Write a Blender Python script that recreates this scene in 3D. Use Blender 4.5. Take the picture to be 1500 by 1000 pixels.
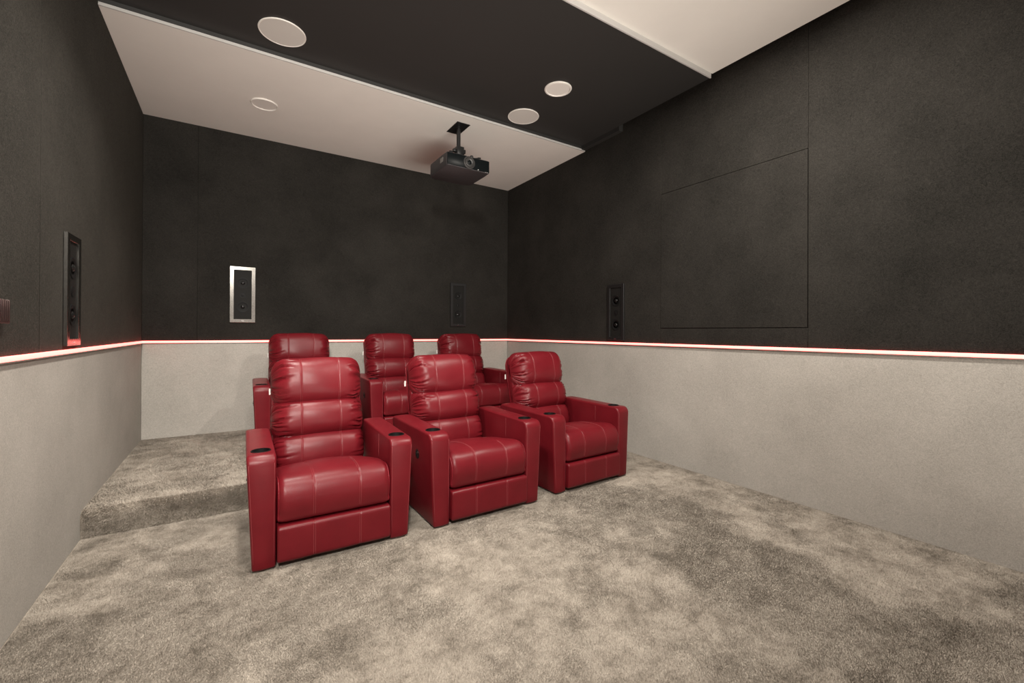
import bpy, bmesh, math, random
import numpy as np
from mathutils import Matrix, Vector

SC = bpy.context.scene
COL = SC.collection
for o in list(bpy.data.objects):
    bpy.data.objects.remove(o)

# ------------------------------------------------------------------ camera
H = 1.25
FPX, CY = 638.51, 483.60
YAW, ROLL, PITCH = 0.5695, 0.0049, -0.0035
R0 = Vector((math.cos(YAW), -math.sin(YAW), 0)); F0 = Vector((math.sin(YAW), math.cos(YAW), 0)); D0 = Vector((0, 0, -1))
D1 = D0 * math.cos(PITCH) - F0 * math.sin(PITCH); F1 = D0 * math.sin(PITCH) + F0 * math.cos(PITCH)
R2 = R0 * math.cos(ROLL) - D1 * math.sin(ROLL); D2 = R0 * math.sin(ROLL) + D1 * math.cos(ROLL)
cam = bpy.data.cameras.new('camera'); camo = bpy.data.objects.new('camera', cam); COL.objects.link(camo)
M = Matrix((R2, -D2, -F1)).transposed().to_4x4(); M.translation = (0, 0, H)
camo.matrix_world = M
cam.sensor_fit = 'HORIZONTAL'; cam.sensor_width = 36.0
cam.lens = 36.0 * FPX / 1500.0
cam.shift_y = -(500 - CY) / 1500.0
cam.clip_start = 0.02
SC.camera = camo

# ------------------------------------------------------------------ light, exposure
SC.view_settings.view_transform = 'Standard'; SC.view_settings.look = 'None'
SC.view_settings.gamma = 1.0; SC.view_settings.use_curve_mapping = False
SC.view_settings.exposure = 0.0
w = bpy.data.worlds.new('world'); SC.world = w; w.use_nodes = True
w.node_tree.nodes['Background'].inputs[0].default_value = (0.02, 0.02, 0.02, 1)

def area(name, loc, target, size, size_y, power, color, shape='RECTANGLE'):
    l = bpy.data.lights.new(name, 'AREA'); l.shape = shape; l.size = size
    if shape in ('RECTANGLE', 'ELLIPSE'): l.size_y = size_y
    l.energy = power; l.color = color
    o = bpy.data.objects.new(name, l); COL.objects.link(o); o.location = loc
    o.rotation_euler = (Vector(target) - Vector(loc)).to_track_quat('-Z', 'Y').to_euler()
    return o
WARM = (1.0, 0.93, 0.84)
area('downlight_lamp', (2.35, 1.45, 3.42), (2.35, 1.45, 0), 0.24, 0, 88, WARM, 'DISK')
area('downlight_lamp', (0.30, 1.45, 3.42), (0.30, 1.45, 0), 0.30, 0, 58, WARM, 'DISK')
rl = area('downlight_lamp', (0.28, 3.08, 3.425), (0.28, 3.3, 0), 0.20, 0, 30, WARM, 'DISK'); rl.data.spread = math.radians(120)  # unseen, added to brighten the rear left; mirrors the unlit ceiling fitting
area('downlight_lamp', (2.40, -0.20, 3.42), (2.4, -0.2, 0), 0.30, 0, 8, WARM, 'DISK')
area('downlight_lamp', (0.35, -0.20, 3.42), (0.35, -0.2, 0), 0.30, 0, 8, WARM, 'DISK')
fill = area('fill_lamp', (1.37, -0.70, 0.30), (1.37, 3.9, 3.4), 3.8, 1.8, 68, (1.0, 0.95, 0.87)); fill.data.spread = math.radians(70)  # added fill behind the camera, aimed up to lift the ceilings
fill = area('fill_lamp', (-0.50, -1.1, 3.12), (1.0, 4.6, 0.7), 0.42, 0.5, 50, (1.0, 0.94, 0.86)); fill.data.spread = math.radians(80)  # second added fill, unseen, brightens the left side, platform and pillows

# ------------------------------------------------------------------ dimensions (metres)
XL, XR, YB, YF = -0.758, 3.493, 5.587, -1.75
ZLED = 1.131
ZP = 0.163            # platform height
YRISE = 3.57
ZW1, ZB, ZW2 = 3.383, 3.435, 3.475      # back white, black, front white ceiling
YE1, YE2 = 3.87, 2.225

# ------------------------------------------------------------------ materials
def nm(name):
    m = bpy.data.materials.new(name); m.use_nodes = True
    nt = m.node_tree; b = nt.nodes['Principled BSDF']
    return m, nt, b
def N(nt, t, **kw):
    n = nt.nodes.new(t)
    for k, v in kw.items(): setattr(n, k, v)
    return n
def simple(name, col, rough=0.5, metal=0.0, spec=0.5):
    m, nt, b = nm(name)
    b.inputs['Base Color'].default_value = (*col, 1); b.inputs['Roughness'].default_value = rough
    b.inputs['Metallic'].default_value = metal; b.inputs['Specular IOR Level'].default_value = spec
    return m
def noise(nt, vec, scale, detail=4, rough=0.6, dist=0.0):
    n = N(nt, 'ShaderNodeTexNoise'); n.inputs['Scale'].default_value = scale; n.inputs['Detail'].default_value = detail
    n.inputs['Roughness'].default_value = rough; n.inputs['Distortion'].default_value = dist
    nt.links.new(vec, n.inputs['Vector']); return n
def ramp(nt, fac, stops):
    r = N(nt, 'ShaderNodeValToRGB'); el = r.color_ramp.elements
    while len(el) < len(stops): el.new(0.5)
    for e, (p, c) in zip(el, stops): e.position = p; e.color = (*c, 1)
    nt.links.new(fac, r.inputs[0]); return r
def bump(nt, b, h, strength, dist):
    n = N(nt, 'ShaderNodeBump'); n.inputs['Strength'].default_value = strength; n.inputs['Distance'].default_value = dist
    nt.links.new(h, n.inputs['Height']); nt.links.new(n.outputs[0], b.inputs['Normal'])
def pos(nt):
    return N(nt, 'ShaderNodeNewGeometry').outputs['Position']

def felt(name, c0, c1, fine=220, bs=0.5, sheen=0.0):
    m, nt, b = nm(name); p = pos(nt)
    a = noise(nt, p, fine, 5, 0.7); big = noise(nt, p, 1.7, 5, 0.6)
    fib = noise(nt, p, 26, 9, 0.78, 4.0)
    mx = N(nt, 'ShaderNodeMix'); mx.inputs[0].default_value = 0.5
    nt.links.new(a.outputs[0], mx.inputs[2]); nt.links.new(fib.outputs[0], mx.inputs[3])
    mx2 = N(nt, 'ShaderNodeMix'); mx2.inputs[0].default_value = 0.22
    nt.links.new(mx.outputs[0], mx2.inputs[2]); nt.links.new(big.outputs[0], mx2.inputs[3])
    r = ramp(nt, mx2.outputs[0], [(0.40, c0), (0.60, c1)])
    nt.links.new(r.outputs[0], b.inputs['Base Color'])
    b.inputs['Roughness'].default_value = 0.95; b.inputs['Specular IOR Level'].default_value = 0.15
    sm_ = N(nt, 'ShaderNodeMapRange'); nt.links.new(mx.outputs[0], sm_.inputs[0]); sm_.inputs[1].default_value = 0.36; sm_.inputs[2].default_value = 0.64; sm_.inputs[3].default_value = 0.0; sm_.inputs[4].default_value = sheen
    nt.links.new(sm_.outputs[0], b.inputs['Sheen Weight']); b.inputs['Sheen Roughness'].default_value = 0.45; b.inputs['Sheen Tint'].default_value = (0.9, 0.82, 0.66, 1)
    bump(nt, b, mx.outputs[0], bs, 0.002)
    return m
M_DARK = felt('charcoal_felt', (0.0085, 0.0080, 0.0068), (0.036, 0.033, 0.029), 230, 1.0, 0.065)
M_GREY = felt('grey_felt', (0.345, 0.325, 0.294), (0.555, 0.526, 0.482), 190, 0.5)

def paint(name, col, rough=0.8):
    m, nt, b = nm(name); p = pos(nt)
    n = noise(nt, p, 3.0, 6, 0.6)
    r = ramp(nt, n.outputs[0], [(0.3, tuple(c * 0.96 for c in col)), (0.7, col)])
    nt.links.new(r.outputs[0], b.inputs['Base Color']); b.inputs['Roughness'].default_value = rough
    f = noise(nt, p, 250, 3); bump(nt, b, f.outputs[0], 0.08, 0.001)
    return m
M_WHITE = paint('white_ceiling_paint', (0.82, 0.785, 0.73))
M_TRIMW = paint('white_trim_paint', (0.50, 0.48, 0.46), 0.5)
M_BLACK = paint('black_ceiling_paint', (0.027, 0.026, 0.0245), 0.6)
M_GAP = simple('black_gap_paint', (0.008, 0.008, 0.008), 0.9)

def carpet(name, up):
    m, nt, b = nm(name); p = pos(nt)
    n1 = noise(nt, p, 4.2, 9, 0.70, 0.4); n2 = noise(nt, p, 14, 6, 0.7, 0.5); n3 = noise(nt, p, 160, 3, 0.6)
    mp = N(nt, 'ShaderNodeMapping'); mp.inputs['Scale'].default_value = (1.0, 3.2, 1.0); mp.inputs['Rotation'].default_value = (0, 0, 0.35)
    nt.links.new(p, mp.inputs[0]); n4 = noise(nt, mp.outputs[0], 3.2, 6, 0.65, 0.9)
    def mix(f, a, c):
        x = N(nt, 'ShaderNodeMix'); x.inputs[0].default_value = f
        nt.links.new(a, x.inputs[2]); nt.links.new(c, x.inputs[3]); return x.outputs[0]
    v = mix(0.35, n1.outputs[0], n2.outputs[0]); v = mix(0.18, v, n4.outputs[0]); v = mix(0.22, v, n3.outputs[0])
    sx = N(nt, 'ShaderNodeSeparateXYZ'); nt.links.new(p, sx.inputs[0])
    def mth(op, a, b_):
        q = N(nt, 'ShaderNodeMath', operation=op)
        for k, z in enumerate((a, b_)):
            if isinstance(z, float): q.inputs[k].default_value = z
            else: nt.links.new(z, q.inputs[k])
        return q.outputs[0]
    dl = mth('SUBTRACT', sx.outputs[0], XL); dr = mth('SUBTRACT', XR, sx.outputs[0]); dm = mth('MINIMUM', dl, dr)  # nap shading beside the side walls, painted into the carpet colour
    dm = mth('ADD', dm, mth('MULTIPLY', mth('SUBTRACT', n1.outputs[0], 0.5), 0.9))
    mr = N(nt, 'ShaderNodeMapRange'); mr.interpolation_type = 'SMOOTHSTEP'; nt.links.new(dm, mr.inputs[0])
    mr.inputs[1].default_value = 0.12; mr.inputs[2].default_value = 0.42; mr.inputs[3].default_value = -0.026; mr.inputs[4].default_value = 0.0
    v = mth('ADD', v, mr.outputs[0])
    r = ramp(nt, v, [(0.40, (0.205, 0.177, 0.145)), (0.47, (0.33, 0.290, 0.243)), (0.53, (0.425, 0.377, 0.320)), (0.60, (0.50, 0.446, 0.380))])
    nt.links.new(r.outputs[0], b.inputs['Base Color'])
    b.inputs['Roughness'].default_value = 1.0; b.inputs['Specular IOR Level'].default_value = 0.05
    if up == 'bent':
        g = N(nt, 'ShaderNodeNewGeometry'); sc = N(nt, 'ShaderNodeVectorMath', operation='SCALE'); sc.inputs['Scale'].default_value = 0.45
        nt.links.new(g.outputs['Normal'], sc.inputs[0]); ad = N(nt, 'ShaderNodeVectorMath', operation='ADD'); ad.inputs[1].default_value = (0, 0, 0.75)
        nt.links.new(sc.outputs[0], ad.inputs[0]); nz = N(nt, 'ShaderNodeVectorMath', operation='NORMALIZE'); nt.links.new(ad.outputs[0], nz.inputs[0])
        nt.links.new(nz.outputs[0], b.inputs['Normal'])
    if not up:
        bump(nt, b, n3.outputs[0], 0.8, 0.006)
    return m
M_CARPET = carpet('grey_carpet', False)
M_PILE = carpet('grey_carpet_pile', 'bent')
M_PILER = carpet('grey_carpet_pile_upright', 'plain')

def leather(name, c0, c1, rough):
    m, nt, b = nm(name)
    tc = N(nt, 'ShaderNodeTexCoord').outputs['Object']
    n = noise(nt, tc, 7, 4, 0.55); r = ramp(nt, n.outputs[0], [(0.3, c0), (0.7, c1)])
    nt.links.new(r.outputs[0], b.inputs['Base Color'])
    b.inputs['Roughness'].default_value = rough; b.inputs['Specular IOR Level'].default_value = 0.30
    v = N(nt, 'ShaderNodeTexVoronoi'); v.inputs['Scale'].default_value = 330; nt.links.new(tc, v.inputs['Vector'])
    n2 = noise(nt, tc, 26, 4, 0.55)
    ad = N(nt, 'ShaderNodeMath', operation='MULTIPLY_ADD'); nt.links.new(n2.outputs[0], ad.inputs[0]); ad.inputs[1].default_value = 2.2
    nt.links.new(v.outputs['Distance'], ad.inputs[2])
    bump(nt, b, ad.outputs[0], 0.16, 0.0016)
    return m
M_LEATHER = leather('red_leather', (0.116, 0.0060, 0.0102), (0.144, 0.0080, 0.0130), 0.36)
M_THREAD = simple('pale_red_thread', (0.28, 0.055, 0.06), 0.7)
M_PIPING = leather('red_leather_piping', (0.17, 0.009, 0.016), (0.20, 0.012, 0.020), 0.32)
M_BPLASTIC = simple('black_plastic', (0.010, 0.010, 0.010), 0.35)
M_BGLOSS = simple('glossy_black_plastic', (0.0055, 0.007, 0.0075), 0.30, 0.0, 0.12)
M_CHARC = simple('charcoal_plastic', (0.040, 0.037, 0.039), 0.5)
M_CONE = simple('black_speaker_cone', (0.006, 0.006, 0.006), 0.6, 0.0, 0.25)
M_CAP = simple('glossy_black_dome', (0.010, 0.010, 0.010), 0.12)
M_BAFFLE = simple('dark_speaker_baffle', (0.015, 0.0145, 0.0135), 0.6, 0.0, 0.12)
M_RUBBER = simple('black_rubber', (0.004, 0.004, 0.004), 0.6, 0.0, 0.2)
M_CHROME = simple('chrome', (0.75, 0.75, 0.75), 0.15, 1.0)
M_TAG = simple('white_fabric_tag', (0.80, 0.78, 0.74), 0.8)
M_GRILLE = simple('white_speaker_grille', (0.60, 0.57, 0.53), 0.7)
M_RIM = simple('white_plastic_rim', (0.80, 0.76, 0.71), 0.45)
M_PALEL = simple('pale_sticker', (0.22, 0.21, 0.20), 0.6)

def brushed(name, col, rough, axis_scale):
    m, nt, b = nm(name)
    tc = N(nt, 'ShaderNodeTexCoord').outputs['Object']
    mp = N(nt, 'ShaderNodeMapping'); mp.inputs['Scale'].default_value = axis_scale; nt.links.new(tc, mp.inputs[0])
    n = noise(nt, mp.outputs[0], 60, 4); r = ramp(nt, n.outputs[0], [(0.3, tuple(c * 0.75 for c in col)), (0.7, col)])
    nt.links.new(r.outputs[0], b.inputs['Base Color']); b.inputs['Metallic'].default_value = 1.0; b.inputs['Roughness'].default_value = rough
    return m
M_ALU = brushed('satin_aluminium', (0.40, 0.385, 0.36), 0.16, (1, 1, 1))
M_BFRAME = simple('black_satin_frame', (0.010, 0.010, 0.010), 0.45)
M_BRUSH = brushed('brushed_metal', (0.15, 0.105, 0.10), 0.5, (1, 5, 0.08))

def emis(name, col, strength):
    m, nt, b = nm(name)
    b.inputs['Base Color'].default_value = (0.35, 0.25, 0.25, 1)
    b.inputs['Emission Color'].default_value = (*col, 1); b.inputs['Emission Strength'].default_value = strength
    return m
M_LED = emis('red_led_diffuser', (1.0, 0.125, 0.105), 5.6)

# ------------------------------------------------------------------ mesh helpers
def mesh_obj(name, verts, faces, mat, parent=None, smooth=False, sharp=None):
    me = bpy.data.meshes.new(name); me.from_pydata([tuple(map(float, v)) for v in verts], [], faces); me.update()
    if mat: me.materials.append(mat)
    if smooth:
        me.polygons.foreach_set('use_smooth', [True] * len(me.polygons))
        if sharp: me.set_sharp_from_angle(angle=sharp)
    o = bpy.data.objects.new(name, me); COL.objects.link(o)
    if parent: o.parent = parent
    return o
def bm_obj(name, bm, mat, parent=None, smooth=True, sharp=0.7):
    me = bpy.data.meshes.new(name); bmesh.ops.recalc_face_normals(bm, faces=bm.faces); bm.to_mesh(me); bm.free()
    if mat: me.materials.append(mat)
    if smooth:
        me.polygons.foreach_set('use_smooth', [True] * len(me.polygons))
        if sharp: me.set_sharp_from_angle(angle=sharp)
    o = bpy.data.objects.new(name, me); COL.objects.link(o)
    if parent: o.parent = parent
    return o
def add_box(bm, x0, x1, y0, y1, z0, z1, bev=0.0, seg=2):
    r = bmesh.ops.create_cube(bm, size=1.0); vs = r['verts']
    bmesh.ops.scale(bm, vec=(x1 - x0, y1 - y0, z1 - z0), verts=vs)
    bmesh.ops.translate(bm, vec=((x0 + x1) / 2, (y0 + y1) / 2, (z0 + z1) / 2), verts=vs)
    if bev > 0:
        es = list({e for v in vs for e in v.link_edges})
        bmesh.ops.bevel(bm, geom=es, offset=bev, segments=seg, affect='EDGES', profile=0.5)
def box(name, x0, x1, y0, y1, z0, z1, mat, parent=None, bev=0.0, seg=2):
    bm = bmesh.new(); add_box(bm, x0, x1, y0, y1, z0, z1, bev, seg)
    return bm_obj(name, bm, mat, parent, smooth=bev > 0)
def lathe(name, prof, mat, parent=None, loc=(0, 0, 0), axis='Z', n=40, sharp=0.7):
    """prof: list of (r, h); revolved about the axis."""
    vs, fs = [], []
    for r, h in prof:
        for k in range(n):
            a = 2 * math.pi * k / n; c, s = r * math.cos(a), r * math.sin(a)
            v = (c, s, h) if axis == 'Z' else ((c, -h, s) if axis == 'Y' else (h, c, s))
            vs.append((v[0] + loc[0], v[1] + loc[1], v[2] + loc[2]))
    m = len(prof)
    for i in range(m - 1):
        for k in range(n):
            k2 = (k + 1) % n
            fs.append((i * n + k, i * n + k2, (i + 1) * n + k2, (i + 1) * n + k))
    fs.append(tuple(range(n - 1, -1, -1))); fs.append(tuple((m - 1) * n + k for k in range(n)))
    o = mesh_obj(name, vs, fs, mat, parent, True, None)
    bm = bmesh.new(); bm.from_mesh(o.data); bmesh.ops.recalc_face_normals(bm, faces=bm.faces); bm.to_mesh(o.data); bm.free()
    o.data.set_sharp_from_angle(angle=sharp)
    return o
def tubes(name, lines, r, mat, parent=None, n=5):
    vs, fs = [], []
    for pts in lines:
        pts = [Vector(p) for p in pts]; base = len(vs)
        for i, p in enumerate(pts):
            d = (pts[min(i + 1, len(pts) - 1)] - pts[max(i - 1, 0)]).normalized()
            u = d.cross(Vector((0.31, 0.2, 0.93))).normalized() if abs(d.z) < 0.9 else d.cross(Vector((1, 0.1, 0))).normalized()
            v = d.cross(u)
            for k in range(n):
                a = 2 * math.pi * k / n; vs.append(p + u * (r * math.cos(a)) + v * (r * math.sin(a)))
        for i in range(len(pts) - 1):
            for k in range(n):
                k2 = (k + 1) % n
                fs.append((base + i * n + k, base + i * n + k2, base + (i + 1) * n + k2, base + (i + 1) * n + k))
        fs.append(tuple(base + k for k in range(n - 1, -1, -1))); fs.append(tuple(base + (len(pts) - 1) * n + k for k in range(n)))
    o = mesh_obj(name, vs, fs, mat, parent, True)
    if name in ('stitching', 'piping'): o['kind'] = 'stuff'
    return o
def grid_closed(P, name, mat, parent=None):
    """P: array (nx, nt, 3), rings closed over nt, capped at both ends."""
    nx, nt_, _ = P.shape
    i = np.arange(nx - 1)[:, None]; k = np.arange(nt_)[None, :]; k2 = (k + 1) % nt_
    f = np.stack([i * nt_ + k, i * nt_ + k2, (i + 1) * nt_ + k2, (i + 1) * nt_ + k], -1).reshape(-1, 4).tolist()
    f.append(list(range(nt_ - 1, -1, -1))); f.append([(nx - 1) * nt_ + q for q in range(nt_)])
    o = mesh_obj(name, P.reshape(-1, 3).tolist(), f, mat, parent, True)
    bm = bmesh.new(); bm.from_mesh(o.data); bmesh.ops.recalc_face_normals(bm, faces=bm.faces); bm.to_mesh(o.data); bm.free()
    o.data.set_sharp_from_angle(angle=1.2)
    return o
def thing(name, label, cat, loc=(0, 0, 0), rz=0.0, group=None):
    o = bpy.data.objects.new(name, None); COL.objects.link(o); o.empty_display_size = 0.1
    o.location = loc; o.rotation_euler = (0, 0, rz); o['label'] = label; o['category'] = cat
    if group: o['group'] = group
    return o
def struct(o):
    o['kind'] = 'structure'; return o
def dup(root, loc, rz, label, group=None):
    r = root.copy(); COL.objects.link(r); r.location = loc; r.rotation_euler = (0, 0, rz); r['label'] = label
    if group: r['group'] = group
    for ch in list(root.children):
        c = ch.copy(); COL.objects.link(c); c.parent = r
        for g in ch.children:
            d = g.copy(); COL.objects.link(d); d.parent = c
    return r

# ------------------------------------------------------------------ room shell
T = 0.014      # felt thickness
J = 0.0006     # half joint
G = 0.0035
def panel_x(name, x_face, side, y0, y1, z0, z1, mat, parent, t=T, proud=0.0):
    a, b = (x_face - t, x_face + proud) if side < 0 else (x_face - proud, x_face + t)
    return box(name, a, b, y0 + J, y1 - J, z0 + J, z1 - J, mat, parent, 0.0018, 1)
def panel_y(name, x0, x1, z0, z1, mat, parent):
    return box(name, x0 + J, x1 - J, YB, YB + T, z0 + J, z1 - J, mat, parent, 0.0018, 1)
ZT = 3.60
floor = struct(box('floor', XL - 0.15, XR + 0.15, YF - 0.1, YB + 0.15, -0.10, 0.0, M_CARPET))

wl = struct(box('wall_left', XL - 0.12, XL - T, YF, YB + 0.12, 0.0, ZT, M_GAP))
for y0, y1 in ((YF, 0.45), (0.45, 1.67), (1.67, 2.89), (2.89, YB)):
    panel_x('felt_panel', XL, -1, y0, y1, ZLED, ZW1 + 0.1 if y1 > 3 else ZT, M_DARK, wl)
panel_x('wainscot_panel', XL, -1, YF, YB, 0.0, ZLED, M_GREY, wl)

wr = struct(box('wall_right', XR + T, XR + 0.12, YF, YB + 0.12, 0.0, ZT, M_GAP))
panel_x('felt_panel', XR, 1, YF, 1.497, ZLED, ZT, M_DARK, wr)
panel_x('felt_panel', XR, 1, 1.497, 2.783, 2.588, ZT, M_DARK, wr)
panel_x('felt_panel', XR, 1, 1.497, 2.783, ZLED, 1.290, M_DARK, wr)
panel_x('felt_panel', XR, 1, 2.783, YB, ZLED, ZT, M_DARK, wr)
panel_x('access_panel', XR, 1, 1.500, 2.780, 1.293, 2.585, M_DARK, wr, proud=0.004)
panel_x('wainscot_panel', XR, 1, YF, YB, 0.0, ZLED, M_GREY, wr)

wb = struct(box('wall_back', XL - 0.12, XR + 0.12, YB + T, YB + 0.14, 0.0, ZT, M_GAP))
for x0, x1 in ((XL, -0.314), (-0.314, XR)):
    panel_y('felt_panel', x0, x1, ZLED, ZW1 + 0.1, M_DARK, wb)
panel_y('wainscot_panel', XL, XR, 0.0, ZLED, M_GREY, wb)

wf = struct(box('wall_front', XL - 0.12, XR + 0.12, YF - 0.12, YF, 0.0, ZT, M_DARK))
box('screen_panel', XL + 0.35, XR - 0.35, YF, YF + 0.03, 0.75, 2.95, M_TRIMW, wf, 0.006)

# ceilings: three levels stepping down towards the back wall
cs = struct(box('ceiling', XL - 0.12, XR + 0.12, YF - 0.12, YB + 0.14, ZT, ZT + 0.1, M_GAP))
box('front_white_panel', XL, XR - 0.036, YF, YE2 + 0.001, ZW2, ZT - 0.001, M_WHITE, cs)
box('black_panel', XL, XR - 0.058, YE2 + 0.012, YE1, ZB, ZT - 0.001, M_BLACK, cs)
box('rear_white_panel', XL, XR, YE1 + 0.012, YB, ZW1, ZT - 0.001, M_WHITE, cs)
struct(box('trim_1', XL, XR - 0.052, YE2, YE2 + 0.012, ZB - 0.002, ZW2, M_TRIMW, None, 0.001, 1))
struct(box('trim_2', XL, XR, YE1, YE1 + 0.012, ZW1, ZW1 + 0.022, M_TRIMW, None, 0.001, 1))
struct(box('trim_4', XL, XR, YE1, YE1 + 0.012, ZW1 + 0.022, ZB, M_BLACK))
struct(box('trim_3', XR - 0.058, XR, 3.28, YE1 - 0.001, 3.392, ZT - 0.001, M_BLACK))

# platform under the second row, carpeted, softly rounded nosing
nose = 0.035
prof = [(YB, 0.0), (YRISE, 0.0), (YRISE, ZP - nose)]
for k in range(1, 8):
    a = math.pi / 2 * k / 7
    prof.append((YRISE + nose - nose * math.cos(a), ZP - nose + nose * math.sin(a)))
prof += [(YB, ZP)]
n = len(prof)
vs = [(XL, y, z) for y, z in prof] + [(XR, y, z) for y, z in prof]
fs = [tuple(range(n)), tuple(range(2 * n - 1, n - 1, -1))] + [(k, (k + 1) % n, n + (k + 1) % n, n + k) for k in range(n)]
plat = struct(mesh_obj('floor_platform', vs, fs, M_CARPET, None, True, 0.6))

# ------------------------------------------------------------------ LED strips
def led(label, kind, a0, a1):
    t = thing('led_strip', label, 'light strip', group='LED strips between the two wall colours')
    zz = ZLED
    if kind == 'left':
        box('diffuser', XL, XL + 0.012, a0, a1, zz - 0.010, zz + 0.012, M_LED, t, 0.003)
        box('profile', XL, XL + 0.013, a0, a1, zz - 0.015, zz - 0.010, M_ALU, t)
    elif kind == 'right':
        box('diffuser', XR - 0.012, XR, a0, a1, zz - 0.010, zz + 0.012, M_LED, t, 0.003)
        box('profile', XR - 0.013, XR, a0, a1, zz - 0.015, zz - 0.010, M_ALU, t)
    else:
        box('diffuser', a0, a1, YB - 0.012, YB, zz - 0.010, zz + 0.012, M_LED, t, 0.003)
        box('profile', a0, a1, YB - 0.013, YB, zz - 0.015, zz - 0.010, M_ALU, t)
    return t
led('glowing red LED strip running along the left wall', 'left', YF, YB - 0.02)
led('glowing red LED strip across the back wall behind the rear recliners', 'back', XL, XR)
led('glowing pinkish red LED strip running along the right wall', 'right', YF, YB - 0.02)

# ------------------------------------------------------------------ recliners
W_IN, W_OUT = 0.300, 0.437      # inner / outer half widths of the arms
def sp(v, e): return np.sign(v) * np.abs(v) ** e
def xs_list(W, seams, end=0.16):
    x = set(np.round(np.linspace(-W, W, 41), 5))
    for s in seams: x |= set(np.round(s + np.array([-.02, -.014, -.010, -.007, -.0045, -.002, 0, .002, .0045, .007, .010, .014, .02]), 5))
    for s in (-1, 1):
        x |= set(np.round(s * (W - np.array([0, .001, .0025, .005, .008, .012, .016, .02, .025, .03, .036, .042, .048, .055, .062, .07, .078, .087, .097, .107, .118, .13, .145, .16])), 5))
    return np.array(sorted(x))
TILT = math.radians(13.5)
def tilt_pt(P, y0, z0):
    """local (x, d, h): d forward(-)/back(+) across the back, h along the back -> chair coords"""
    Q = np.array(P, float); d = Q[..., 1].copy(); h = Q[..., 2].copy()
    Q[..., 1] = y0 + d * math.cos(TILT) + h * math.sin(TILT)
    Q[..., 2] = z0 - d * math.sin(TILT) + h * math.cos(TILT)
    return Q
BY, BZ = 0.645, 0.322      # foot of the back line
def pillow(name, root, rng, W, A, B, hc, RY, RZ, ex, seams, ncr, deep, d0=0.0):
    xs = xs_list(W, seams)
    th = np.linspace(-math.pi, math.pi, 121)[:-1]
    X, TH = np.meshgrid(xs, th, indexing='ij')
    tx = np.clip((np.abs(X) - (W - RY)) / RY, 0, 1); sy = np.sqrt(np.clip(1 - tx ** 2.2, 0, 1))
    tz = np.clip((np.abs(X) - (W - RZ)) / RZ, 0, 1); sz = 0.35 + 0.65 * np.sqrt(np.clip(1 - tx ** 0 * tz ** 2, 0, 1))
    c, s = np.cos(TH), np.sin(TH)
    front = c > 0
    Ad = np.where(front, A, 0.045)
    Y = -Ad * sp(c, ex) * np.where(front, sy, 0.3 + 0.7 * sy); Z = B * sp(s, ex) * sz
    fm = np.clip(c * 2.0, 0, 1)
    D = 0.030 * (1 - (X / W) ** 2) * fm - 0.018 * fm
    edges = [-W] + list(seams) + [W]
    for a, b in zip(edges[:-1], edges[1:]):
        t = (X - (a + b) / 2) / ((b - a) / 2); D += np.where(np.abs(t) <= 1, 0.0022 * (1 - t ** 2), 0) * fm
    for q in seams: D -= 0.0022 * np.exp(-((X - q) / 0.004) ** 2) * fm
    for side in (-1, 1):
        dx = W - side * X
        for k in range(ncr):
            t0 = math.radians(-72 + 144 * (k + 0.5) / ncr + rng.uniform(-5, 5)); ln = rng.uniform(0.07, 0.17) * (1.0 if side < 0 else 0.8)
            dp = deep * rng.uniform(0.5, 1.25); sk = rng.uniform(-1.2, 1.2) - 1.6 * math.sin(t0); sg = rng.uniform(0.030, 0.055)
            fade = np.clip(1 - dx / ln, 0, 1) ** 0.9 * np.clip(dx / 0.010, 0.25, 1)
            u = TH - t0 - sk * dx
            D += (-dp * np.exp(-(u / sg) ** 2) + 0.45 * dp * np.exp(-((u - 2.0 * sg) / sg) ** 2)) * np.where(dx < ln, fade, 0) * fm
    for k in range(5):
        kx, kt, ph = rng.uniform(6, 20), rng.uniform(1, 4), rng.uniform(0, 6)
        D += 0.0012 * np.sin(kx * X + kt * TH + ph) * fm
    Y = Y - D * c; Z = Z + D * s * 0.8
    P = tilt_pt(np.stack([X, Y + d0, Z + hc], -1), BY, BZ)
    o = grid_closed(P, name, M_LEATHER, root)
    lines = []
    sel = np.where((th > -1.25) & (th < 1.25))[0]
    for q in seams:
        for off in (-0.0045, 0.0045):
            i = int(np.argmin(np.abs(xs - (q + off)))); i2 = i
            pts = P[i2][sel].copy(); nrm = np.stack([np.zeros(len(sel)), -np.cos(th[sel]), np.sin(th[sel])], -1)
            lines.append((pts + nrm * 0.0002)[::2])
    tubes('stitching', lines, 0.0007, M_THREAD, o, 4)
    return o
def loft(name, root, xs, prof, inset, mat, xmap=None):
    """prof (n,2) closed loop in (y,z); inset(x) shrinks it along its normals; xmap(x, prof)-> x per point"""
    prof = np.array(prof, float); n = len(prof)
    d = np.roll(prof, -1, 0) - np.roll(prof, 1, 0); nr = np.stack([d[:, 1], -d[:, 0]], -1); nr /= np.linalg.norm(nr, axis=1)[:, None] + 1e-12
    ar = 0.5 * np.sum(prof[:, 0] * np.roll(prof[:, 1], -1) - np.roll(prof[:, 0], -1) * prof[:, 1])
    if ar < 0: nr = -nr
    P = np.zeros((len(xs), n, 3))
    for i, x in enumerate(xs):
        q = prof - nr * inset(x, prof)[:, None]
        P[i, :, 0] = xmap(x, prof) if xmap else x
        P[i, :, 1:] = q
    o = grid_closed(P, name, mat, root); return o, P
def arc(cx, cy, r, a0, a1, n):
    return [(cx + r * math.cos(math.radians(a0 + (a1 - a0) * k / n)), cy + r * math.sin(math.radians(a0 + (a1 - a0) * k / n))) for k in range(n + 1)]
def line(p, q, n):
    return [(p[0] + (q[0] - p[0]) * k / n, p[1] + (q[1] - p[1]) * k / n) for k in range(1, n)]
AD, AH = 0.735, 0.600     # arm depth, arm height
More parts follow.
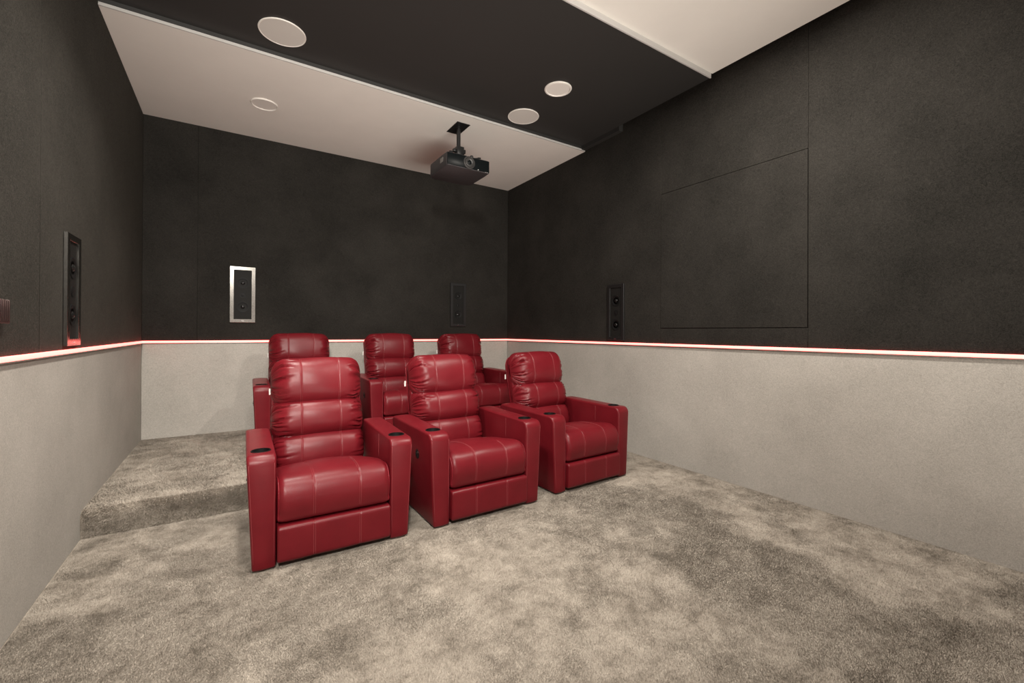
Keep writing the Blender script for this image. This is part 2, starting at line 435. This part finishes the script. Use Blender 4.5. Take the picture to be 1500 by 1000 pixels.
def arm(root, side):
    R = 0.050
    prof = [(0.012, 0.012)] + arc(0.012, 0.024, 0.012, 270, 180, 3)[1:] + line((0, 0.024), (0, AH - R), 10)
    prof += arc(R, AH - R, R, 180, 90, 10) + line((R, AH), (AD - 0.05, AH + 0.006), 14) + arc(AD - 0.04, AH - 0.034, 0.04, 90, 0, 6)
    prof += line((AD, AH - 0.034), (AD - 0.015, 0.012), 10) + [(AD - 0.015, 0.012)] + line((AD - 0.015, 0.012), (0.012, 0.012), 12)
    r = 0.013
    ts = [0, 0.0015, 0.004, 0.008, 0.013]
    span = W_OUT - W_IN
    xs = [t for t in ts] + [span * 0.35, span * 0.5, span * 0.65] + [span - t for t in reversed(ts)]
    def ins(x, p):
        e = min(x, span - x)
        base = 0 if e >= r else r - math.sqrt(max(0, r * r - (r - e) ** 2))
        puff = -0.004 * math.sin(math.pi * min(max(x / span, 0), 1))
        return np.full(len(p), base + puff)
    def xm(x, p):
        flare = 0.028 * np.clip(1 - p[:, 1] / AH, 0, 1)
        f = x / span
        return side * (W_IN + x - f * flare)
    o, P = loft('armrest', root, xs, prof, ins, M_LEATHER, xm)
    # hole for the cup holder, cut through the top
    cyl = bmesh.new()
    cx, cyy = side * (W_IN + span * 0.5), 0.118
    bmesh.ops.create_cone(cyl, cap_ends=True, segments=48, radius1=0.0455, radius2=0.0455, depth=0.14)
    bmesh.ops.translate(cyl, vec=(cx, cyy, AH), verts=cyl.verts)
    cut = bm_obj('cutter', cyl, None, root)
    md = o.modifiers.new('cup', 'BOOLEAN'); md.operation = 'DIFFERENCE'; md.object = cut; md.solver = 'EXACT'
    bpy.context.view_layer.update()
    dg = bpy.context.evaluated_depsgraph_get(); me = bpy.data.meshes.new_from_object(o.evaluated_get(dg))
    o.modifiers.clear(); old = o.data; o.data = me; bpy.data.meshes.remove(old); bpy.data.objects.remove(cut)
    me.polygons.foreach_set('use_smooth', [True] * len(me.polygons)); me.set_sharp_from_angle(angle=0.9)
    lathe('cup_holder', [(0.001, -0.064), (0.036, -0.064), (0.0425, -0.010), (0.0435, 0.0015), (0.0475, 0.0015), (0.0485, 0.0005), (0.0485, -0.0035), (0.0450, -0.0035), (0.0450, -0.066), (0.001, -0.066)],
          M_RUBBER, o, (cx, cyy, AH + 0.0045), n=44)
    # stitched seams: front panel edges, over the top and down the inner side
    xi, xo = side * (W_IN + 0.009), lambda z: side * (W_OUT - 0.009 - 0.028 * (1 - z / AH))
    L = []
    L.append([(side * (W_IN + 0.012 + (span - 0.024) * k / 8), -0.0042 + 0.0065, AH - 0.033) for k in range(9)])
    L.append([(xi, -0.0015 + 0.001, 0.05 + (AH - 0.09) * k / 10) for k in range(11)])
    L.append([(xo(0.05 + (AH - 0.09) * k / 10), -0.0005, 0.05 + (AH - 0.09) * k / 10) for k in range(11)])
    L.append([(side * (W_IN - 0.0003), 0.27, 0.44 + (AH - 0.455) * k / 6) for k in range(7)])
    tubes('stitching', L, 0.0009, M_THREAD, o, 4)
    return o
def make_recliner(seed, label, loc, rz, group):
    rng = random.Random(seed)
    t = thing('recliner', label, 'recliner', loc, rz, group)
    # base body between the arms and feet
    box('base_frame', -W_IN + 0.002, W_IN - 0.002, 0.07, 0.78, 0.035, 0.30, M_LEATHER, t, 0.012)
    for sx in (-1, 1):
        for y in (0.06, 0.66):
            lathe('foot', [(0.001, 0), (0.022, 0), (0.024, 0.004), (0.020, 0.02), (0.001, 0.02)], M_BPLASTIC, t, (sx * 0.355, y, 0.0), n=16)
    for sx in (-1, 1): arm(t, sx)
    # footrest panel
    S = (-0.118, 0.122)
    W = W_IN - 0.004
    r = 0.022
    pr = arc(-0.030 + r, 0.034 + r, r, 270, 180, 6) + line((-0.030, 0.034 + r), (-0.030, 0.224 - r), 8) + arc(-0.030 + r, 0.224 - r, r, 180, 90, 6) \
        + line((-0.030 + r, 0.224), (0.05, 0.224), 3) + [(0.05, 0.224), (0.05, 0.034)]
    xs = xs_list(W, S)
    def mk_ins(rr, depth, puff, zmin):
        def ins(x, p):
            e = W - abs(x); base = 0 if e >= rr else rr - math.sqrt(max(0, rr * rr - (rr - e) ** 2))
            v = base
            for s in S: v += depth * math.exp(-((x - s) / 0.0045) ** 2)
            ed = [-W, S[0], S[1], W]
            for a, b in zip(ed[:-1], ed[1:]):
                if a <= x <= b: v -= puff * (1 - ((x - (a + b) / 2) / ((b - a) / 2)) ** 2)
            return np.full(len(p), v)
        return ins
    fo, P = loft('footrest', t, xs, pr, mk_ins(0.012, 0.0016, 0.0015, 0), M_LEATHER)
    def seam_lines(P, xs, k0, k1):
        L = []
        for s in S:
            for off in (-0.0045, 0.0045):
                i = int(np.argmin(np.abs(xs - (s + off)))); seg = P[i][k0:k1].copy(); L.append(seg)
        return L
    tubes('stitching', seam_lines(P, xs, 3, 20), 0.0008, M_THREAD, fo, 4)
    # seat cushion: rolled front, crowned top, dipping towards the back
    z0, z1 = 0.232, 0.445
    pr = [(0.03, z0)] + arc(-0.015 + 0.035, z0 + 0.035, 0.035, 270, 180, 6)[1:]
    pr += [(-0.021, z0 + 0.06), (-0.026, z0 + 0.09), (-0.027, z0 + 0.115)]
    pr += [(-0.027 + 0.0115 * k * k / 9, z0 + 0.115 + 0.0175 * k) for k in (1, 2, 3)]
    pr += [(-0.004, z1 - 0.022), (0.010, z1 - 0.006), (0.028, z1 + 0.007), (0.05, z1 + 0.016), (0.08, z1 + 0.021), (0.12, z1 + 0.022), (0.17, z1 + 0.020), (0.23, z1 + 0.013), (0.30, z1 + 0.003), (0.38, z1 - 0.018), (0.46, z1 - 0.036), (0.54, z1 - 0.052), (0.62, z1 - 0.064), (0.70, z1 - 0.075), (0.70, z0)]
    pr += line((0.70, z0), (0.03, z0), 8)
    W = W_IN - 0.003
    def seat_ins(x, p):
        f = mk_ins(0.040, 0.0020, 0.002, 0)(x, p)
        wr = 0.0
        e = W - abs(x)
        return f * np.where(p[:, 1] > z0 + 0.03, 1.0, 0.55)
    xs = xs_list(W, S)
    so, P = loft('seat_cushion', t, xs, pr, seat_ins, M_LEATHER)
    # gathered wrinkles at both front ends and a worn waviness
    co = np.zeros(len(so.data.vertices) * 3); so.data.vertices.foreach_get('co', co); co = co.reshape(-1, 3)
    ph = rng.uniform(0, 6)
    e = W - np.abs(co[:, 0]); fr = (co[:, 1] < 0.10)
    co[:, 1] -= np.where(fr, 0.0022 * np.clip(1 - e / 0.09, 0, 1) * np.sin(co[:, 2] * 170 + ph), 0)
    co[:, 2] += np.where(co[:, 2] > z1 - 0.02, 0.0020 * np.sin(co[:, 0] * 21 + ph) * np.sin(co[:, 1] * 16 + ph * 2), 0)
    def crown(A):
        wy = np.clip((A[..., 1] - 0.02) / 0.26, 0, 1); wy = wy * wy * (3 - 2 * wy)
        wz = np.clip((A[..., 2] - z0 - 0.05) / 0.1, 0, 1)
        A[..., 2] += (0.012 - 0.036 * (np.abs(A[..., 0]) / W) ** 2.2) * wy * wz
    crown(co); crown(P)
    so.data.vertices.foreach_set('co', co.ravel()); so.data.update()
    pp = []
    for sd in (-1, 1):
        i = int(np.argmin(np.abs(xs - sd * (W - 0.008)))); q = P[i][2:20].copy(); pp.append(q)
    tubes('piping', pp, 0.0030, M_PIPING, so, 6)
    tubes('stitching', seam_lines(P, xs, 5, 24), 0.0008, M_THREAD, so, 4)
    # back shell with piping
    hh = 0.722; ws, th0, th1 = 0.286, -0.005, 0.110
    rr = 0.075
    outl = [(-ws, -0.12)] + [(-ws, hh - rr)] + [(-ws + rr - rr * math.cos(math.radians(a)), hh - rr + rr * math.sin(math.radians(a))) for a in range(9, 91, 9)] \
        + [(ws - rr + rr * math.cos(math.radians(a)), hh - rr + rr * math.sin(math.radians(a))) for a in range(90, -1, -9)] + [(ws, -0.12)]
    out = np.array(outl); cen = np.array([0, 0.3])
    rings = []
    for d, sh in ((th0, 0.012), (th0 + 0.004, 0.004), (th0 + 0.014, 0.0), (0.03, 0.0), (0.07, 0.002), (th1 - 0.03, 0.006), (th1 - 0.012, 0.013), (th1, 0.03)):
        q = out.copy(); q[:, 0] -= np.sign(q[:, 0]) * sh; q[:, 1] = np.where(q[:, 1] > 0.3, q[:, 1] - sh, q[:, 1])
        rings.append(np.stack([q[:, 0], np.full(len(q), d), q[:, 1]], -1))
    P = tilt_pt(np.array(rings), BY, BZ)
    sh = grid_closed(P, 'back_shell', M_LEATHER, t)
    pl = [tilt_pt(np.array([[x, th0 + 0.002, z] for x, z in out * np.array([0.985, 0.997])]), BY, BZ),
          tilt_pt(np.array([[x, 0.062, z] for x, z in out * np.array([1.004, 1.001])]), BY, BZ)]
    tubes('piping', pl, 0.0032, M_PIPING, sh, 6)
    # three rolls of the back
    pillow('lower_pillow', t, rng, 0.298, 0.130, 0.125, 0.118, 0.095, 0.05, 0.80, (-0.118, 0.122), 9, 0.013)
    pillow('lumbar_pillow', t, rng, 0.296, 0.145, 0.127, 0.333, 0.115, 0.045, 0.82, (-0.118, 0.122), 11, 0.022)
    pillow('head_pillow', t, rng, 0.294, 0.142, 0.166, 0.582, 0.115, 0.085, 0.76, (-0.118, 0.122), 13, 0.021, 0.0)
    # small white label sewn to the left edge of the back
    c = tilt_pt(np.array([[-0.288, 0.085, 0.54]]), BY, BZ)[0]
    tg = box('care_tag', c[0] - 0.012, c[0] + 0.002, c[1] - 0.001, c[1] + 0.001, c[2] - 0.022, c[2] + 0.022, M_TAG, t, 0.0004, 1); tg['label'] = 'small white sewn-in tag'
    # recline control on the outer left side
    zc = 0.43; xo = -(W_OUT - 0.028 * (1 - zc / AH)) + 0.004
    ctrl = lathe('recline_control', [(0.001, -0.006), (0.030, -0.006), (0.033, -0.003), (0.033, 0.004), (0.001, 0.004)], M_BPLASTIC, t, (xo, 0.235, zc), 'X', 28)
    ctrl['label'] = 'round black recline control'
    lathe('button', [(0.001, -0.003), (0.007, -0.003), (0.009, 0.0), (0.001, 0.0)], M_CHROME, ctrl, (xo - 0.006, 0.222, zc + 0.008), 'X', 16)
    lathe('button', [(0.001, -0.003), (0.007, -0.003), (0.009, 0.0), (0.001, 0.0)], M_BGLOSS, ctrl, (xo - 0.006, 0.248, zc - 0.008), 'X', 16)
    return t
RAD = math.radians
FR, RR = 'red leather recliners in the front row', 'red leather recliners on the raised back row'
c1 = make_recliner(11, 'red leather recliner at left end of front row, nearest the camera', (0.497, 2.585, 0), RAD(-1.0), FR)
c2 = make_recliner(23, 'red leather recliner in the middle of the front row', (1.482, 2.583, 0), RAD(1.0), FR)
c3 = make_recliner(37, 'red leather recliner at right end of front row, nearest the right wall', (2.490, 2.645, 0), RAD(2.5), FR)
dup(c2, (0.585, 4.375, ZP), RAD(-1.5), 'red leather recliner at left end of the raised back row', RR)
dup(c3, (1.575, 4.375, ZP), RAD(0.0), 'red leather recliner in the middle of the raised back row', RR)
dup(c1, (2.505, 4.375, ZP), RAD(0.5), 'red leather recliner at right end of the raised back row', RR)

# ------------------------------------------------------------------ in-wall speakers
def make_speaker(label, loc, rz, fmat):
    t = thing('wall_speaker', label, 'speaker', loc, rz, 'slim in-wall speakers above the LED strip')
    w2, h2, b, d = 0.119, 0.303, 0.038, 0.020
    bm = bmesh.new()
    # frame ring with outer / inner loops, extruded depth
    def loop(x, z, y): return [bm.verts.new(v) for v in ((-x, y, -z), (x, y, -z), (x, y, z), (-x, y, z))]
    A = loop(w2, h2, -G); B = loop(w2, h2, -d + 0.002); C = loop(w2 - 0.002, h2 - 0.002, -d); D = loop(w2 - b + 0.002, h2 - b + 0.002, -d); E = loop(w2 - b, h2 - b, -d + 0.002); F = loop(w2 - b, h2 - b, -G)
    seq = [A, B, C, D, E, F, A]
    for p, q in zip(seq[:-1], seq[1:]):
        for k in range(4): bm.faces.new((p[k], p[(k + 1) % 4], q[(k + 1) % 4], q[k]))
    fr = bm_obj('frame', bm, fmat, t, False)
    lg = box('logo_plate', -0.013, 0.013, -d - 0.0012, -d + 0.001, -h2 + 0.014, -h2 + 0.021, M_CHROME, fr)
    bf = box('baffle', -(w2 - b), w2 - b, -0.011, -G, -(h2 - b), h2 - b, M_BAFFLE, t)
    for z in (0.125, -0.135):
        dr = lathe('driver', [(0.001, 0.000), (0.060, 0.000), (0.060, 0.003), (0.054, 0.0045), (0.048, 0.002), (0.020, -0.003), (0.001, -0.003)], M_CONE, t, (0, -0.011, z), 'Y', 40)
        lathe('dust_cap', [(0.022, -0.003), (0.019, 0.003), (0.012, 0.0075), (0.001, 0.0095)], M_CAP, dr, (0, -0.011, z), 'Y', 28)
    tw = lathe('tweeter', [(0.001, 0.0), (0.030, 0.0), (0.030, 0.003), (0.020, 0.001), (0.012, 0.004), (0.001, 0.006)], M_CONE, t, (0, -0.011, -0.005), 'Y', 32)
    return t
s1 = make_speaker('slim in-wall speaker with bright silver frame on back wall, left of the recliners', (0.088, YB, 1.640), 0, M_ALU)
s2 = make_speaker('black-framed slim in-wall speaker on back wall behind the right rear recliner', (2.668, YB, 1.625), 0, M_BFRAME)
dup(s1, (XL, 3.335, 1.466), RAD(90), 'tall slim speaker on left wall, its silver frame lit red at the bottom')
dup(s2, (XR, 3.361, 1.466), RAD(-90), 'slim black-framed in-wall speaker on right wall above the LED strip')

# ------------------------------------------------------------------ switch on the left wall
t = thing('wall_switch', 'small brushed metal switch box on left wall at the picture edge', 'switch', (XL, 2.415, 1.319))
box('back_box', 0.0, 0.010, -0.066, 0.066, -0.040, 0.040, M_BPLASTIC, t, 0.002, 1)
pl = box('face_plate', 0.010, 0.026, -0.072, 0.072, -0.046, 0.046, M_BRUSH, t, 0.002, 1)
for k in range(9):
    box('ridge', 0.0255, 0.0275, -0.066 + 0.0155 * k, -0.0585 + 0.0155 * k, -0.036, 0.044, M_BRUSH, pl, 0.0006, 1)

# ------------------------------------------------------------------ ceiling fittings
def ceiling_speaker(label, x, y):
    t = thing('ceiling_speaker', label, 'speaker', (x, y, ZB), 0, 'large round ceiling speakers')
    R = 0.157
    lathe('rim', [(R - 0.010, 0.0), (R, 0.0), (R + 0.001, -0.003), (R - 0.001, -0.007), (R - 0.006, -0.008), (R - 0.010, -0.005)], M_RIM, t, n=72)
    vs, fs = [(0, 0, -0.0062)], []
    n = 72
    for i, r in enumerate((0.05, 0.10, 0.135, R - 0.009)):
        for k in range(n): vs.append((r * math.cos(2 * math.pi * k / n), r * math.sin(2 * math.pi * k / n), -0.0060 + 0.0002 * i))
    for k in range(n): fs.append((0, 1 + (k + 1) % n, 1 + k))
    for i in range(3):
        for k in range(n): fs.append((1 + i * n + k, 1 + i * n + (k + 1) % n, 1 + (i + 1) * n + (k + 1) % n, 1 + (i + 1) * n + k))
    mesh_obj('grille', vs, fs, M_GRILLE, t, True)
    return t
ceiling_speaker('large round white ceiling speaker at left in the black ceiling band', 0.293, 3.597)
ceiling_speaker('large round white ceiling speaker in black ceiling, just in front of the projector', 2.468, 3.660)
M_LENS = simple('unlit_frosted_lens', (0.55, 0.50, 0.44), 0.5)
M_LENSG = simple('unlit_grey_lens', (0.36, 0.31, 0.27), 0.5)
def downlight(label, x, y, z, R, b, lens):
    t = thing('recessed_downlight', label, 'ceiling light', (x, y, z), 0, 'small round ceiling lights, unlit')
    lathe('rim', [(R - b, 0.0), (R, 0.0), (R + 0.001, -0.003), (R - 0.002, -0.008), (R - b + 0.006, -0.011), (R - b, -0.004)], M_RIM, t, n=64)
    lathe('lens', [(0.001, -0.002), (R - b - 0.001, -0.002), (R - b - 0.001, -0.0005), (0.001, -0.0005)], lens, t, n=56)
    return t
downlight('small round unlit light with thick white rim in black ceiling, near the right wall', 2.448, 3.076, ZB, 0.122, 0.020, M_LENS)
downlight('small round unlit light with grey centre in the white rear ceiling', 0.237, 4.714, ZW1, 0.113, 0.012, M_LENSG)

# ------------------------------------------------------------------ projector on its ceiling mount
pj = thing('projector', 'black projector hanging from the white rear ceiling on a short pole', 'projector', (1.99, 3.93, ZW1))
box('ceiling_plate', -0.085, 0.062, 0.090, 0.358, -0.006, 0.0, M_BPLASTIC, pj, 0.002, 1)
pole = lathe('pole', [(0.001, -0.235), (0.021, -0.235), (0.021, -0.012), (0.034, -0.010), (0.034, -0.006), (0.001, -0.006)], M_BPLASTIC, pj, (-0.012, 0.215, 0), n=28)
# mount bracket with arms, low on the casing
bm = bmesh.new()
add_box(bm, -0.075, 0.055, 0.15, 0.28, -0.340, -0.300, 0.003)
add_box(bm, -0.045, 0.035, 0.175, 0.255, -0.302, -0.205, 0.006)
add_box(bm, -0.075, -0.035, 0.195, 0.235, -0.262, -0.232, 0.004)
add_box(bm, 0.030, 0.062, 0.195, 0.235, -0.262, -0.222, 0.004)
for x, y in ((-0.17, 0.06), (-0.17, 0.36), (0.15, 0.06), (0.15, 0.36)):
    d = Vector((x, y, 0)) - Vector((-0.01, 0.215, 0)); L = d.length
    r = bmesh.ops.create_cube(bm, size=1.0)
    bmesh.ops.scale(bm, vec=(L, 0.022, 0.008), verts=r['verts'])
    bmesh.ops.rotate(bm, cent=(0, 0, 0), matrix=Matrix.Rotation(math.atan2(d.y, d.x), 3, 'Z'), verts=r['verts'])
    bmesh.ops.translate(bm, vec=(-0.01 + d.x / 2, 0.215 + d.y / 2, -0.338), verts=r['verts'])
br = bm_obj('bracket', bm, M_BPLASTIC, pj, True)
for x, y in ((-0.17, 0.06), (0.15, 0.06), (-0.17, 0.36), (0.15, 0.36)):
    lathe('mount_foot', [(0.001, -0.375), (0.014, -0.375), (0.014, -0.345), (0.018, -0.342), (0.018, -0.334), (0.001, -0.332)], M_BPLASTIC, br, (x, y, 0), n=16)
lathe('mount_knob', [(0.001, -0.372), (0.012, -0.372), (0.016, -0.352), (0.016, -0.340), (0.010, -0.335), (0.001, -0.335)], M_BPLASTIC, br, (0.055, 0.045, 0), n=18)
lathe('bolt', [(0.001, 0.0), (0.006, 0.0), (0.006, 0.005), (0.001, 0.006)], M_CHROME, br, (-0.005, 0.185, -0.232), 'Y', 12)
# casing: plan outline with rounded back, upright front, tapered underside
PT, PB = -0.368, -0.500
plan = [(-0.238, 0.010), (-0.228, 0.0), (0.228, 0.0), (0.238, 0.010), (0.244, 0.12), (0.244, 0.34)]
plan += [(0.244 - 0.10 + 0.10 * math.cos(math.radians(a)), 0.40 + 0.07 * math.sin(math.radians(a))) for a in range(0, 91, 15)]
plan += [(-0.244 + 0.10 - 0.10 * math.sin(math.radians(a)), 0.40 + 0.07 * math.cos(math.radians(a))) for a in range(0, 91, 15)]
plan += [(-0.244, 0.34), (-0.244, 0.12)]
pl2 = np.array(plan); cc = np.array([0, 0.23])
def ring(scale_in, z, dz_front=0):
    q = cc + (pl2 - cc) * (1 - scale_in)
    return np.stack([q[:, 0], q[:, 1], np.full(len(q), z)], -1)
P = np.array([ring(0.03, PB), ring(0.008, PB + 0.004), ring(0.0, PB + 0.012), ring(0.0, PT - 0.02), ring(0.006, PT - 0.006), ring(0.03, PT)])
body = grid_closed(P, 'casing', M_CHARC, pj); body.data.set_sharp_from_angle(angle=0.6)
# glossy front fascia
box('front_fascia', -0.234, 0.234, -0.007, 0.012, PB + 0.008, PT - 0.007, M_BGLOSS, pj, 0.004, 2)
zc = (PT + PB) / 2 - 0.002
lz = lathe('lens_barrel', [(0.001, -0.004), (0.062, -0.004), (0.064, 0.004), (0.060, 0.010), (0.056, 0.011), (0.050, 0.004), (0.044, 0.016), (0.040, 0.017), (0.036, 0.012), (0.026, 0.006), (0.001, 0.006)], simple('grey_lens_ring', (0.045, 0.043, 0.041), 0.35), pj, (0.0, -0.008, zc), 'Y', 48)
lathe('lens_glass', [(0.024, 0.006), (0.020, 0.011), (0.012, 0.014), (0.001, 0.015)], M_BGLOSS, lz, (0, -0.008, zc), 'Y', 32)
lathe('lens_collar', [(0.026, 0.006), (0.026, 0.010), (0.0235, 0.010), (0.0235, 0.006)], M_CHROME, lz, (0, -0.008, zc), 'Y', 32)
box('side_label', -0.2455, -0.2435, 0.08, 0.15, PB + 0.055, PB + 0.10, M_PALEL, pj)
box('front_led', 0.100, 0.108, -0.0085, -0.004, PB + 0.010, PB + 0.018, M_TAG, pj, 0.001, 1)
box('corner_sticker', 0.185, 0.222, -0.003, 0.004, PB + 0.0075, PB + 0.016, M_TAG, pj)

# ------------------------------------------------------------------ carpet pile (uncountable: stuff)
def pile(name, pts, nrm, h, wdt, lean, parent, rng, mat=None):
    n = len(pts)
    ang = rng.uniform(0, 2 * np.pi, n)
    # tangent frame
    up = nrm; ref = np.where(np.abs(up[:, 2:3]) > 0.7, np.array([[1.0, 0, 0]]), np.array([[0, 0, 1.0]]))
    t1 = np.cross(up, ref); t1 /= np.linalg.norm(t1, axis=1)[:, None]; t2 = np.cross(up, t1)
    sd = t1 * np.cos(ang)[:, None] + t2 * np.sin(ang)[:, None]
    hh = h * rng.uniform(0.65, 1.2, n)
    tip = pts + up * hh[:, None] + lean * h * 0.9 + (t1 * rng.normal(0, 0.35, n)[:, None] + t2 * rng.normal(0, 0.35, n)[:, None]) * h
    w_ = np.broadcast_to(wdt, (n,))[:, None] * 0.5
    V = np.empty((n, 3, 3)); V[:, 0] = pts - sd * w_; V[:, 1] = pts + sd * w_; V[:, 2] = tip
    me = bpy.data.meshes.new(name); me.vertices.add(n * 3); me.vertices.foreach_set('co', V.astype(np.float32).ravel())
    me.loops.add(n * 3); me.loops.foreach_set('vertex_index', np.arange(n * 3, dtype=np.int32))
    me.polygons.add(n); me.polygons.foreach_set('loop_start', np.arange(0, n * 3, 3, dtype=np.int32)); me.polygons.foreach_set('loop_total', np.full(n, 3, dtype=np.int32))
    me.update(calc_edges=True); me.materials.append(mat or M_PILE)
    o = bpy.data.objects.new(name, me); COL.objects.link(o); o.parent = parent; o['kind'] = 'stuff'
    return o
rng = np.random.default_rng(5)
def lean_field(p):
    x, y = p[:, 0], p[:, 1]
    r = np.random.default_rng(9); out = []
    for c in range(2):
        a = np.zeros(len(x))
        for k in range(30):
            f = 2.2 * 1.12 ** k; d = r.uniform(0, 6.28); w0 = r.uniform(0, 6.28)
            a += 1.5 * f ** -0.5 * np.sin(f * (x * math.cos(d) + y * math.sin(d)) + w0 + 1.2 * np.sin(0.7 * f * (y * math.cos(d) - x * math.sin(d)) + 2 * w0))
        out.append(np.tanh(1.1 * a))
    return np.stack([out[0], out[1], np.zeros(len(x))], -1) * 0.30
def sample(n, y0, y1):
    q = rng.uniform(0, 1, (n, 2)); x = XL + 0.004 + (XR - XL - 0.008) * q[:, 0]; y = y0 + (y1 - y0) * q[:, 1]
    return np.stack([x, y, np.zeros(n)], -1)
FPRINT = [(0.497, 2.585, -1.0, 0.0), (1.482, 2.583, 1.0, 0.0), (2.490, 2.645, 2.5, 0.0)]
RPRINT = [(0.585, 4.375, -1.5, 0.0), (1.575, 4.375, 0.0, 0.0), (2.505, 4.375, 0.5, 0.0)]
def clear(p, prints):
    keep = np.ones(len(p), bool)
    for cx, cy, a, _ in prints:
        a = math.radians(a); dx, dy = p[:, 0] - cx, p[:, 1] - cy
        lx = dx * math.cos(a) + dy * math.sin(a); ly = -dx * math.sin(a) + dy * math.cos(a)
        keep &= ~((np.abs(lx) < 0.405) & (ly > -0.005) & (ly < 0.80))
    return keep
p = sample(3600000, -0.1, YRISE - 0.003)
dep = p[:, 0] * math.sin(YAW) + p[:, 1] * math.cos(YAW)
prob = np.clip((1.75 / np.maximum(dep, 0.9)) ** 1.5, 0, 1)
lat = (p[:, 0] * math.cos(YAW) - p[:, 1] * math.sin(YAW)) / np.maximum(dep, 0.1)
prob = np.where((dep < 1.2) | (np.abs(lat) > 1.5), prob * 0.1, prob)
p = p[(rng.uniform(0, 1, len(p)) < prob) & clear(p, FPRINT)]
dep = p[:, 0] * math.sin(YAW) + p[:, 1] * math.cos(YAW)
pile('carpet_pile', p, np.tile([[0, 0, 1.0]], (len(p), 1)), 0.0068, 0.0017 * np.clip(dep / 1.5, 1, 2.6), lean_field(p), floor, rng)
p = sample(230000, YRISE + nose, YB - 0.004); p[:, 2] = ZP; p = p[clear(p, RPRINT)]
p = p[(p[:, 0] < 0.4) | (rng.uniform(0, 1, len(p)) < 0.15)]
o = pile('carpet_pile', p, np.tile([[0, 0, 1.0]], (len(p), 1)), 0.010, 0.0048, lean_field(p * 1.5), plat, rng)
# riser and rounded nosing
m = 110000
x = rng.uniform(XL + 0.004, XR - 0.004, m); x = x[(x < 0.75) | (rng.uniform(0, 1, m) < 0.12)]; m = len(x)
s = rng.uniform(0, 1, m) * (ZP - nose + nose * math.pi / 2)
fl = s < (ZP - nose); a = np.clip((s - (ZP - nose)) / nose, 0, math.pi / 2)
yy = np.where(fl, YRISE, YRISE + nose - nose * np.cos(a)); zz = np.where(fl, s, ZP - nose + nose * np.sin(a))
nn = np.stack([np.zeros(m), np.where(fl, -1, -np.cos(a)), np.where(fl, 0, np.sin(a))], -1)
P3 = np.stack([x, yy, zz], -1); ln = lean_field(np.stack([x * 2, zz * 8, zz], -1)); ln = np.stack([ln[:, 0], 0 * x, ln[:, 1] - 0.2], -1)
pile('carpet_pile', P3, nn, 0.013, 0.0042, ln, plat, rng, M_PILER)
